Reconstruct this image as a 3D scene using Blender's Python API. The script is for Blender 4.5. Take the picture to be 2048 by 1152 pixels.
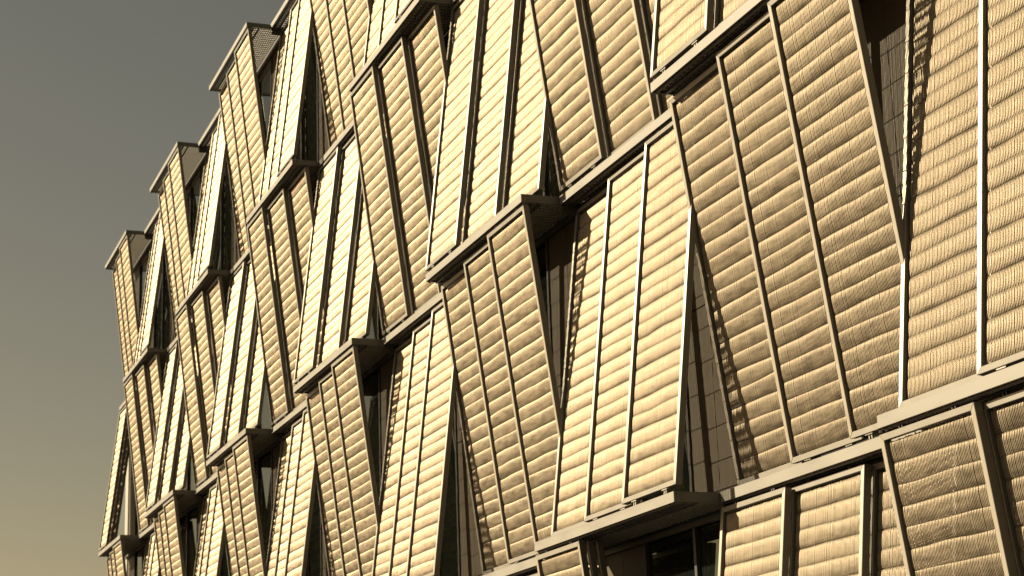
import bpy, bmesh, math, random
import numpy as np
from mathutils import Matrix, Vector

for o in list(bpy.data.objects):
    bpy.data.objects.remove(o, do_unlink=True)
scene = bpy.context.scene
C = scene.collection
R = math.radians

# ------------------------------------------------------------------ camera
YAW, PITCH, ROLL = 1.2037, 0.2637, -0.0358
fw = Vector((-math.sin(YAW)*math.cos(PITCH), math.cos(YAW)*math.cos(PITCH), math.sin(PITCH)))
r0 = fw.cross(Vector((0, 0, 1))).normalized()
u0 = r0.cross(fw)
rv = math.cos(ROLL)*r0 + math.sin(ROLL)*u0
uv = -math.sin(ROLL)*r0 + math.cos(ROLL)*u0
cam = bpy.data.cameras.new('camera')
cam.lens = 36*3753/2048
cam.sensor_width = 36
cam.clip_start = 0.1
cam.clip_end = 6000
cam.dof.use_dof = True
cam.dof.focus_distance = 17.0
cam.dof.aperture_fstop = 4.0
cam_ob = bpy.data.objects.new('camera', cam)
C.objects.link(cam_ob)
m = Matrix((rv, uv, -fw)).transposed().to_4x4()
m.translation = Vector((22.611, -7.9557, 1.6))
cam_ob.matrix_world = m
scene.camera = cam_ob

# ------------------------------------------------------------------ sky, sun, exposure
SUN_AZ, SUN_EL = R(31), R(26)          # azimuth measured from the facade's normal
world = bpy.data.worlds.new('World')
scene.world = world
world.use_nodes = True
wn = world.node_tree
wn.nodes.clear()
sky = wn.nodes.new('ShaderNodeTexSky')
sky.sky_type = 'NISHITA'
sky.sun_disc = False
sky.sun_elevation = SUN_EL
sky.sun_rotation = math.pi + SUN_AZ
sky.air_density = 1.0
sky.dust_density = 0.5
sky.ozone_density = 1.0
bal = wn.nodes.new('ShaderNodeMix')       # warm white balance of the whole sky
bal.data_type = 'RGBA'
bal.blend_type = 'MULTIPLY'
bal.inputs[0].default_value = 1.0
bal.inputs[7].default_value = (1.0, 0.635, 0.345, 1)
bg = wn.nodes.new('ShaderNodeBackground')
bg.inputs['Strength'].default_value = 0.053
wo = wn.nodes.new('ShaderNodeOutputWorld')
wn.links.new(sky.outputs[0], bal.inputs[6])
wn.links.new(bal.outputs[2], bg.inputs[0])
wn.links.new(bg.outputs[0], wo.inputs[0])

sun = bpy.data.lights.new('sun', 'SUN')
sun.energy = 5.0
sun.angle = R(0.5)
sun.color = (1.0, 0.855, 0.61)
sun_ob = bpy.data.objects.new('sun', sun)
C.objects.link(sun_ob)
to_sun = Vector((-math.sin(SUN_AZ)*math.cos(SUN_EL), -math.cos(SUN_AZ)*math.cos(SUN_EL), math.sin(SUN_EL)))
sun_ob.rotation_euler = to_sun.to_track_quat('Z', 'Y').to_euler()
sun_ob.location = (0, -30, 40)

scene.view_settings.view_transform = 'Standard'
scene.view_settings.look = 'None'
scene.view_settings.gamma = 1
scene.view_settings.exposure = 0.9
scene.render.engine = 'CYCLES'
scene.cycles.caustics_reflective = False
scene.cycles.caustics_refractive = False
scene.cycles.max_bounces = 6

# ------------------------------------------------------------------ dimensions (metres)
W = 3.5536            # one bay of three screens
H = 4.0               # storey
Z1 = 4.245            # top of the first ledge
HL = 0.10             # ledge height
YP, YR = -0.476, 0.0  # front of a projecting / a recessed ledge
YW = 0.30             # face of the wall's mullions
J0, J1 = -8, 5        # bays
def level(l): return Z1 + H*l
def projects(l, j): return (l + j) % 2 == 1

# ------------------------------------------------------------------ materials
def mat(name, base, metallic=0.0, rough=0.5, ior=1.5, var=0.0, scale=3.0, stretch=(1, 1, 1), rvar=0.0,
        aniso=None, bump=0.0, bscale=40.0, bstretch=(1, 1, 1), objvar=0.0, dirt=None):
    M = bpy.data.materials.new(name)
    M.use_nodes = True
    nt = M.node_tree
    b = nt.nodes['Principled BSDF']
    b.inputs['Base Color'].default_value = (*base, 1)
    b.inputs['Metallic'].default_value = metallic
    b.inputs['Roughness'].default_value = rough
    b.inputs['IOR'].default_value = ior
    L = nt.links
    tc = nt.nodes.new('ShaderNodeTexCoord')
    if aniso:                                   # brushed metal: the highlight spreads across the brushing
        b.inputs['Anisotropic'].default_value = 0.85
        vt = nt.nodes.new('ShaderNodeVectorTransform')
        vt.vector_type = 'VECTOR'; vt.convert_from = 'OBJECT'; vt.convert_to = 'WORLD'
        vt.inputs[0].default_value = aniso
        L.new(vt.outputs[0], b.inputs['Tangent'])
    if var or rvar or objvar:
        mp = nt.nodes.new('ShaderNodeMapping'); mp.inputs['Scale'].default_value = stretch
        L.new(tc.outputs['Object'], mp.inputs['Vector'])
        info = nt.nodes.new('ShaderNodeObjectInfo')
        nz = nt.nodes.new('ShaderNodeTexNoise'); nz.noise_dimensions = '4D'
        nz.inputs['Scale'].default_value = scale; nz.inputs['Detail'].default_value = 6
        mul = nt.nodes.new('ShaderNodeMath'); mul.operation = 'MULTIPLY'; mul.inputs[1].default_value = 37.0
        L.new(info.outputs['Random'], mul.inputs[0]); L.new(mul.outputs[0], nz.inputs['W'])
        L.new(mp.outputs[0], nz.inputs['Vector'])
        mr = nt.nodes.new('ShaderNodeMapRange')
        mr.inputs['From Min'].default_value = 0.3; mr.inputs['From Max'].default_value = 0.7
        mr.inputs['To Min'].default_value = 1 - var; mr.inputs['To Max'].default_value = 1 + var
        L.new(nz.outputs['Fac'], mr.inputs['Value'])
        mo = nt.nodes.new('ShaderNodeMapRange')
        mo.inputs['To Min'].default_value = 1 - objvar; mo.inputs['To Max'].default_value = 1 + objvar
        L.new(info.outputs['Random'], mo.inputs['Value'])
        pr = nt.nodes.new('ShaderNodeMath'); pr.operation = 'MULTIPLY'
        L.new(mr.outputs[0], pr.inputs[0]); L.new(mo.outputs[0], pr.inputs[1])
        hv = nt.nodes.new('ShaderNodeHueSaturation')
        hv.inputs['Color'].default_value = (*base, 1)
        L.new(pr.outputs[0], hv.inputs['Value'])
        L.new(hv.outputs[0], b.inputs['Base Color'])
        if rvar:
            m2 = nt.nodes.new('ShaderNodeMapRange')
            m2.inputs['From Min'].default_value = 0.3; m2.inputs['From Max'].default_value = 0.7
            m2.inputs['To Min'].default_value = rough - rvar; m2.inputs['To Max'].default_value = rough + rvar
            L.new(nz.outputs['Fac'], m2.inputs['Value']); L.new(m2.outputs[0], b.inputs['Roughness'])
    if bump:
        mp2 = nt.nodes.new('ShaderNodeMapping'); mp2.inputs['Scale'].default_value = bstretch
        L.new(tc.outputs['Object'], mp2.inputs['Vector'])
        n2 = nt.nodes.new('ShaderNodeTexNoise'); n2.inputs['Scale'].default_value = bscale; n2.inputs['Detail'].default_value = 3
        L.new(mp2.outputs[0], n2.inputs['Vector'])
        bp = nt.nodes.new('ShaderNodeBump'); bp.inputs['Strength'].default_value = bump; bp.inputs['Distance'].default_value = 0.01
        L.new(n2.outputs['Fac'], bp.inputs['Height']); L.new(bp.outputs[0], b.inputs['Normal'])
    return M

M_wire = mat('bronze_steel_wire', (0.355, 0.297, 0.214), 0.66, 0.54, var=0.28, scale=4, stretch=(1.2, 1, 5), rvar=0.10, objvar=0.09)
M_wire.node_tree.nodes['Principled BSDF'].inputs['Specular IOR Level'].default_value = 0.10
M_wire.node_tree.nodes['Principled BSDF'].inputs['Specular Tint'].default_value = (0.50, 0.38, 0.24, 1)
FRAME = (0.37, 0.343, 0.292)
M_frame = mat('champagne_aluminium', FRAME, 0.2, 0.45, var=0.06, scale=5, rvar=0.05, objvar=0.03)
M_side = mat('shaded_frame_side', (0.13, 0.117, 0.093), 0.0, 0.5, var=0.10, scale=6)  # frame colour darkened on its side faces to stand for their shade
M_stile = mat('brushed_aluminium_stile', (0.44, 0.405, 0.335), 0.3, 0.37, var=0.06, scale=5, rvar=0.05, objvar=0.03, aniso=(1, 0, 0))
_b = M_stile.node_tree.nodes['Principled BSDF'].inputs
_b['Specular IOR Level'].default_value = 0.2
_b['Specular Tint'].default_value = (0.72, 0.65, 0.52, 1)
M_rail = mat('brushed_aluminium_rail', FRAME, 0.2, 0.36, var=0.06, scale=5, rvar=0.05, objvar=0.03, aniso=(0, 0, 1))
M_ledge = mat('painted_steel_ledge', (0.25, 0.231, 0.192), 0.1, 0.55, var=0.08, scale=2.0, stretch=(1, 1, 4), rvar=0.08, bump=0.03)
M_end = mat('shade_toned_end_plate', (0.10, 0.093, 0.075), 0.0, 0.5, var=0.10, scale=6.0, rvar=0.08)  # ledge steel with the shade of the end faces put into its colour
M_dark = mat('dark_steel', (0.06, 0.056, 0.05), 0.3, 0.5, var=0.15, scale=8)
M_grate = mat('galvanised_grating', (0.48, 0.445, 0.37), 0.0, 0.5, var=0.1, scale=9)
M_clad = mat('ribbed_wall_cladding', (0.115, 0.096, 0.068), 0.0, 0.5, var=0.06, scale=2.5, stretch=(14, 1, .3), rvar=0.05)
M_clad.node_tree.nodes['Principled BSDF'].inputs['Specular IOR Level'].default_value = 0.15
M_white = mat('pale_corner_cladding', (0.40, 0.375, 0.32), 0.0, 0.5, var=0.04, scale=2.0, stretch=(1, 1, .3))
M_glass = mat('coated_green_glass', (0.008, 0.010, 0.008), 0.0, 0.02, ior=2.3, bump=0.012, bscale=1.2)
M_glass.node_tree.nodes['Principled BSDF'].inputs['Specular Tint'].default_value = (0.86, 1.0, 0.78, 1)
M_conc = mat('concrete', (0.28, 0.26, 0.23), 0.0, 0.8, var=0.15, scale=2, bump=0.15)
M_ground = mat('asphalt_ground', (0.05, 0.047, 0.042), 0.0, 0.85, var=0.2, scale=0.4, bump=0.2, bscale=6)

# ------------------------------------------------------------------ helpers
def box_bm(bm, x0, x1, y0, y1, z0, z1):
    v = [bm.verts.new(p) for p in ((x0,y0,z0),(x1,y0,z0),(x1,y1,z0),(x0,y1,z0),(x0,y0,z1),(x1,y0,z1),(x1,y1,z1),(x0,y1,z1))]
    for f in ((0,3,2,1),(4,5,6,7),(0,1,5,4),(1,2,6,5),(2,3,7,6),(3,0,4,7)):
        bm.faces.new([v[i] for i in f])

def mesh_of(bm, name, material, bevel=0.0):
    if bevel:
        bmesh.ops.bevel(bm, geom=list(bm.edges), offset=bevel, segments=1, affect='EDGES')
    me = bpy.data.meshes.new(name)
    bm.to_mesh(me); bm.free()
    me.materials.append(material)
    return me

def box_mesh(name, dx, dy, dz, material, bevel=0.0):
    bm = bmesh.new()
    box_bm(bm, 0, dx, 0, dy, 0, dz)
    return mesh_of(bm, name, material, bevel)

def put(name, me, parent=None, loc=(0, 0, 0), kind=None):
    o = bpy.data.objects.new(name, me)
    C.objects.link(o)
    o.parent = parent
    o.location = loc
    if kind: o['kind'] = kind
    return o

def prism(name, prof, y0, y1, material, bevel=0.0):
    """closed polygon prof in (x, z), extruded along y"""
    bm = bmesh.new()
    a = [bm.verts.new((x, y0, z)) for x, z in prof]
    b = [bm.verts.new((x, y1, z)) for x, z in prof]
    n = len(prof)
    bm.faces.new(a); bm.faces.new(b[::-1])
    for i in range(n):
        bm.faces.new((a[(i+1) % n], a[i], b[i], b[(i+1) % n]))
    bmesh.ops.recalc_face_normals(bm, faces=bm.faces)
    if bevel:
        bmesh.ops.bevel(bm, geom=list(bm.edges), offset=bevel, segments=1, affect='EDGES')
    bm.normal_update()
    for f in bm.faces:                          # brushed front and back, sides in the shade-darkened colour
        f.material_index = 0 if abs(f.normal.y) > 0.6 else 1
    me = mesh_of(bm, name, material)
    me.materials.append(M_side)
    return me

# ------------------------------------------------------------------ ground
g = put('ground', box_mesh('ground', 5000, 5000, 0.5, M_ground), None, (-2500, -2500, -0.5))
g['kind'] = 'structure'

# ------------------------------------------------------------------ building wall
bld = bpy.data.objects.new('office_building', None)
C.objects.link(bld)
bld.location = (0, 0, 0)
bld['label'] = 'four storey glazed building with zigzag steel ledges carrying tilted mesh screens'
bld['category'] = 'building'

XL = J0*W - 0.58
XR = (J1 + 1)*W
ZT = level(3)
put('wall_core', box_mesh('wall_core', XR - XL - 0.02, 14, ZT - 0.35, M_conc), bld, (XL + 0.01, YW + 0.09, 0.02))
put('roof_slab', box_mesh('roof_slab', XR - XL, 14.1, 0.14, M_conc), bld, (XL, YW + 0.02, ZT - 0.30))
put('plinth', box_mesh('plinth', XR - XL, 0.3, 0.14, M_conc), bld, (XL, YW - 0.25, -0.002))

B3 = W/3
mull = box_mesh('mullion', 0.055, 0.10, H - 0.24, M_dark, 0.003)
mull_thin = box_mesh('mullion', 0.03, 0.085, H - 0.24, M_frame, 0.002)
pane = box_mesh('glass_pane', B3 - 0.059, 0.012, H - 0.26, M_glass)
cl_lo = box_mesh('cladding_panel', B3/2 - 0.035, 0.03, 1.86, M_clad, 0.002)
cl_hi = box_mesh('cladding_panel', B3/2 - 0.035, 0.03, H - 0.26 - 1.872, M_clad, 0.002)
band = box_mesh('spandrel', W - 0.004, 0.08, 0.235, M_dark)
head_shaded = box_mesh('head_beam', W - 0.004, 0.05, 0.06, M_dark, 0.003)  # dark in place of the frame colour, standing for shade under lower ledges
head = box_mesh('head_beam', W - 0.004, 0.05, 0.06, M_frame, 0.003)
for s in range(0, 4):
    zb = level(s-1) + 0.115
    for j in range(J0, J1 + 1):
        x = j*W
        put('spandrel', band, bld, (x + 0.002, YW + 0.008, level(s) - 0.122))
        put('head_beam', head if s == 3 else head_shaded, bld, (x + 0.002, YW - 0.048, level(s) - HL - 0.065))
        for b in range(3):
            put('mullion', mull, bld, (x + b*B3 - 0.0275, YW - 0.012, zb))
            clad = (b == 2) if s % 2 == 1 else (b == 0)
            if j == J0 and b == 0: clad = True
            if clad:
                for k in range(2):
                    xx = x + b*B3 + 0.0295 + k*(B3/2 - 0.029)
                    put('cladding_panel', cl_lo, bld, (xx, YW + 0.01, zb + 0.008))
                    put('cladding_panel', cl_hi, bld, (xx, YW + 0.01, zb + 0.008 + 1.872))
            else:
                put('glass_pane', pane, bld, (x + b*B3 + 0.0295, YW + 0.03, zb + 0.008))
    # pale corner strip at the free end of the wall
    bm = bmesh.new(); box_bm(bm, 0, 0.545, 0, 0.07, 0, H - 0.25)
    put('corner_panel', mesh_of(bm, 'corner_panel', M_white, 0.006), bld, (J0*W - 0.578, YW + 0.005, zb))

# ------------------------------------------------------------------ ledges
def grating_mesh(depth, name):
    bm = bmesh.new()
    n = int(depth/0.036)
    for i in range(1, n):
        y = i*depth/n
        box_bm(bm, 0.012, W - 0.012, y - 0.002, y + 0.002, 0.004, 0.024)
    nx = 36
    for i in range(1, nx):
        x = i*W/nx
        box_bm(bm, x - 0.005, x + 0.005, 0.008, depth - 0.004, 0.0, 0.028)
    return mesh_of(bm, name, M_grate)

DP = YW - 0.05 - YP
DR = YW - 0.05 - YR
fas = box_mesh('fascia', W - 0.006, 0.014, HL, M_ledge, 0.002)
grP = grating_mesh(DP - 0.02, 'grating_deep'); grR = grating_mesh(DR - 0.02, 'grating_shallow')
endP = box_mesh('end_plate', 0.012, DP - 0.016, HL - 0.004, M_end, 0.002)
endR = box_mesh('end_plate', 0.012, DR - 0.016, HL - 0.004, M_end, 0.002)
shadeP = box_mesh('added_shade_plate', W - 0.04, DP + 0.03, 0.012, M_dark)  # plate added to keep sun off the grating below, so the soffit stays dark
shadeR = box_mesh('added_shade_plate', W - 0.04, DR + 0.03, 0.012, M_dark)
track = box_mesh('track_rail', W - 0.03, 0.03, 0.014, M_dark, 0.002)
sill = box_mesh('sill_track', W - 0.03, 0.022, 0.022, M_dark, 0.002)
bm = bmesh.new(); bmesh.ops.create_cone(bm, cap_ends=True, segments=10, radius1=0.008, radius2=0.006, depth=0.01, matrix=Matrix.Rotation(math.pi/2, 4, 'Y'))
bolt = mesh_of(bm, 'bolt', M_dark)
drop = box_mesh('closing_plate', 0.01, YW - 0.03 - YR, 0.12, M_dark, 0.002)
SLOT = (0.010, 0.108, 0.206)             # depth of the three sliding tracks behind a ledge's front
for l in range(-1, 4):
    for j in range(J0, J1 + 1):
        if l == -1 and j < -1: continue
        out = projects(l, j)
        y = YP if out else YR
        z = level(l) - HL
        x = j*W
        led = put('ledge', fas, bld, (x + 0.003, y, z))
        dx, dy = -0.003, 0
        put('grating', grP if out else grR, led, (-0.003, 0.014, 0.012), 'stuff')
        if l < 3: put('added_shade_plate', shadeP if out else shadeR, led, (0.017, 0.018, 0.062))
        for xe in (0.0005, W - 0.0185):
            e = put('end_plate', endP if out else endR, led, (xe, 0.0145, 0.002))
        if out:
            for (yy, zz) in ((0.03, 0.075), (0.085, 0.075), (0.085, 0.03)):
                put('bolt', bolt, led, (W - 0.004, yy, zz))
        elif l > -1:
            put('closing_plate', drop, led, (0.001, 0.02, -0.122))
        for d in SLOT:
            if l >= 0: put('track_rail', track, led, (0.012, d + 0.02, -0.015))
            if l < 3: put('sill_track', sill, led, (0.012, d + 0.022, HL - 0.02))

# ------------------------------------------------------------------ mesh screens
PW = 1.235                               # screen width
GB, GT = 0.062, 0.045                    # gaps below and above
DZ = H - HL - GB - GT
TILT = math.atan2(YR - YP - 0.006, DZ)
PH = math.hypot(DZ, YR - YP - 0.006)
FW, FD = 0.05, 0.068                     # frame face width and depth
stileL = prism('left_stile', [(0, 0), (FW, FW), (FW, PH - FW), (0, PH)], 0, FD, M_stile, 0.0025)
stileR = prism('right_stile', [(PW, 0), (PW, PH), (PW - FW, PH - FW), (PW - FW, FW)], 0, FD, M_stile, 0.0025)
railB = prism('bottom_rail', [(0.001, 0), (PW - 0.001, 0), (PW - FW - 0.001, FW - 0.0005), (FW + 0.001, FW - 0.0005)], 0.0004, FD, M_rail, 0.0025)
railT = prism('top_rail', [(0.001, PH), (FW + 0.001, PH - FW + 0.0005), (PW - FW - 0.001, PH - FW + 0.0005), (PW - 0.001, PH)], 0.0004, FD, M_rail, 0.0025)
bm = bmesh.new()
box_bm(bm, -0.055, 0.055, 0.012, 0.05, -0.012, 0.004)
for xx in (-0.02, 0.02):
    box_bm(bm, xx - 0.007, xx + 0.007, 0.024, 0.04, -0.05, -0.01)
roller = mesh_of(bm, 'roller_foot', M_frame)
bm = bmesh.new()
for xx in (-0.02, 0.02):
    box_bm(bm, xx - 0.007, xx + 0.007, 0.022, 0.045, -0.006, 0.034)
box_bm(bm, -0.03, 0.03, 0.024, 0.043, 0.026, 0.033)
hanger = mesh_of(bm, 'hanger', M_dark)

def wire_mesh(seed):
    rng = np.random.default_rng(seed)
    NW, NP, SEG = 62, 23, 8
    x0, x1 = FW + 0.004, PW - FW - 0.004
    z0, z1 = FW + 0.020, PH - FW - 0.020
    xs = np.linspace(x0 + 0.007, x1 - 0.007, NW) + rng.normal(0, 0.0009, NW)
    NZ = NP*SEG + 1
    t = np.append((np.arange(NP)[:, None] + np.array([0, .03, .08, .25, .5, .75, .92, .97])[None, :]).ravel(), NP)
    u = (xs - x0)/(x1 - x0)
    def wob(n):
        ph = rng.uniform(0, 6.28, (n, 4)); am = rng.normal(0, 1, (n, 4))/np.array([1, 1.5, 2.2, 3.0])
        return sum(am[:, k:k+1]*np.sin((k + 1)*3.1*u[None, :] + ph[:, k:k+1]) for k in range(4))
    crease = wob(NP + 1)*0.0034
    crease[0] = 0; crease[-1] = 0
    amp = 1 + 0.15*wob(NP) + rng.normal(0, 0.12, (NP, 1))
    for k in rng.integers(0, NP, 4):                    # a few dents
        c = rng.uniform(0.1, 0.9); amp[k] *= 1 - 0.35*np.exp(-((u - c)/0.06)**2)
    edge = np.clip(np.minimum(xs - x0, x1 - xs)/0.06, 0, 1)
    edge = 0.45 + 0.55*np.sqrt(1 - (1 - edge)**2)
    tilt_in = np.where(np.arange(NP + 1) % 2 == 0, 0.0, 0.004)
    off = rng.normal(0, 0.0003, NW)
    P = np.zeros((NW, NZ, 3))
    for i in range(NZ):
        k = min(int(t[i]), NP - 1); f = t[i] - k
        za = k + 0.0; zz = (t[i]/NP)*(z1 - z0) + z0
        zz = zz + (1 - f)*crease[k] + f*crease[k + 1]
        bul = (1 - abs(2*f**1.35 - 1)**2.6)
        kk = k if f < 0.5 else k + 1
        pinch = (0.0075 if kk % 2 == 0 else 0.0035)*math.exp(-min(f, 1 - f)/0.035)
        base = 0.046 - ((1 - f)*tilt_in[k] + f*tilt_in[k + 1])
        yy = base + pinch - 0.0070*amp[k]*edge*bul + off
        P[:, i, 0] = xs + 0.0006*rng.normal(0, 1, NW)*0
        P[:, i, 1] = yy
        P[:, i, 2] = zz
    P[:, 0, 2] -= np.abs(rng.normal(0, 0.006, NW)); P[:, -1, 2] += np.abs(rng.normal(0, 0.006, NW))   # uneven wire ends
    # square section turned 45 degrees, shaded smooth so it reads as a round rod
    d = np.gradient(P, axis=1)
    d /= np.linalg.norm(d, axis=2, keepdims=True)
    nrm = np.stack([np.zeros_like(d[..., 0]), -d[..., 2], d[..., 1]], axis=2)   # points to the front
    bx = np.zeros_like(d); bx[..., 0] = 1
    rad = 0.0058
    ring = np.stack([P + nrm*rad, P + bx*rad, P - nrm*rad, P - bx*rad], axis=2)  # NW,NZ,4,3
    V = ring.reshape(-1, 3)
    idx = np.arange(NW*NZ*4).reshape(NW, NZ, 4)
    a = idx[:, :-1, :]; b = idx[:, 1:, :]
    F = np.stack([a, np.roll(a, -1, axis=2), np.roll(b, -1, axis=2), b], axis=3).reshape(-1, 4)
    # thin cross rods lying in the creases
    Vr, Fr = [], []
    for k in range(0, NP + 1, 2):
        zc = z0 + (z1 - z0)*k/NP; y = 0.060
        o = len(V) + len(Vr)
        for x in (x0 - 0.003, x1 + 0.003):
            Vr += [(x, y - .003, zc), (x, y, zc + .005), (x, y + .003, zc), (x, y, zc - .005)]
        Fr += [(o + i, o + (i + 1) % 4, o + 4 + (i + 1) % 4, o + 4 + i) for i in range(4)]
    V = np.vstack([V, np.array(Vr)]); F = np.vstack([F, np.array(Fr)])
    me = bpy.data.meshes.new('wire_screen')
    me.vertices.add(len(V)); me.vertices.foreach_set('co', V.astype(np.float32).ravel())
    me.loops.add(F.size); me.loops.foreach_set('vertex_index', F.astype(np.int32).ravel())
    me.polygons.add(len(F)); me.polygons.foreach_set('loop_start', np.arange(0, F.size, 4, dtype=np.int32))
    me.update(calc_edges=True)
    me.shade_smooth()
    me.materials.append(M_wire)
    return me
wires = [wire_mesh(11 + i) for i in range(8)]

ORD = ['first', 'second', 'third', 'fourth', 'fifth', 'sixth', 'seventh', 'eighth', 'ninth', 'tenth',
       'eleventh', 'twelfth', 'thirteenth', 'fourteenth']
STOREY = ['ground storey', 'second storey', 'third storey', 'top storey']
rnd = random.Random(4)
def screen(s, j, i):
    """screen i (0..2) of bay j in storey s"""
    top_out = projects(s, j)
    slot = (2 - i) if s % 2 == 1 else i
    stacked = (s, j) in ((2, J0), (0, 1))
    x = j*W + i*(W/3) - 0.022 + rnd.uniform(-0.008, 0.008)
    if stacked: x = j*W - 0.02 + 0.012*i
    z = level(s-1) + GB
    yb = (YR if top_out else YP) + SLOT[slot]
    e = bpy.data.objects.new('mesh_screen', None)
    C.objects.link(e)
    e.location = (x, yb, z)
    e.rotation_euler = ((TILT if top_out else -TILT) + R(rnd.uniform(-0.12, 0.12)), 0, 0)
    put('left_stile', stileL, e); put('right_stile', stileR, e)
    put('bottom_rail', railB, e); put('top_rail', railT, e)
    put('wire_screen', wires[rnd.randrange(len(wires))], e, (0, 0, 0), 'stuff')
    for xx in (0.27, PW - 0.27):
        put('roller_foot', roller, e, (xx, 0, 0))
        put('hanger', hanger, e, (xx, 0, PH))
    lean = 'outward leaning' if top_out else 'inward leaning'
    which = ('front', 'middle', 'rear')[slot] if stacked else ('left', 'middle', 'right')[i]
    st = ' stacked' if stacked else ''
    e['label'] = f'{which}{st} wire mesh screen of {lean} trio, {STOREY[s]}, {ORD[j - J0]} bay from building end'
    e['category'] = 'screen'
    e['group'] = 'sliding mesh screens on the facade'
LAST = {0: 4, 1: 4, 2: 3, 3: 1}
FIRST = {0: 0, 1: J0, 2: J0, 3: J0}
for s in range(4):
    for j in range(FIRST[s], LAST[s] + 1):
        for i in range(3):
            screen(s, j, i)
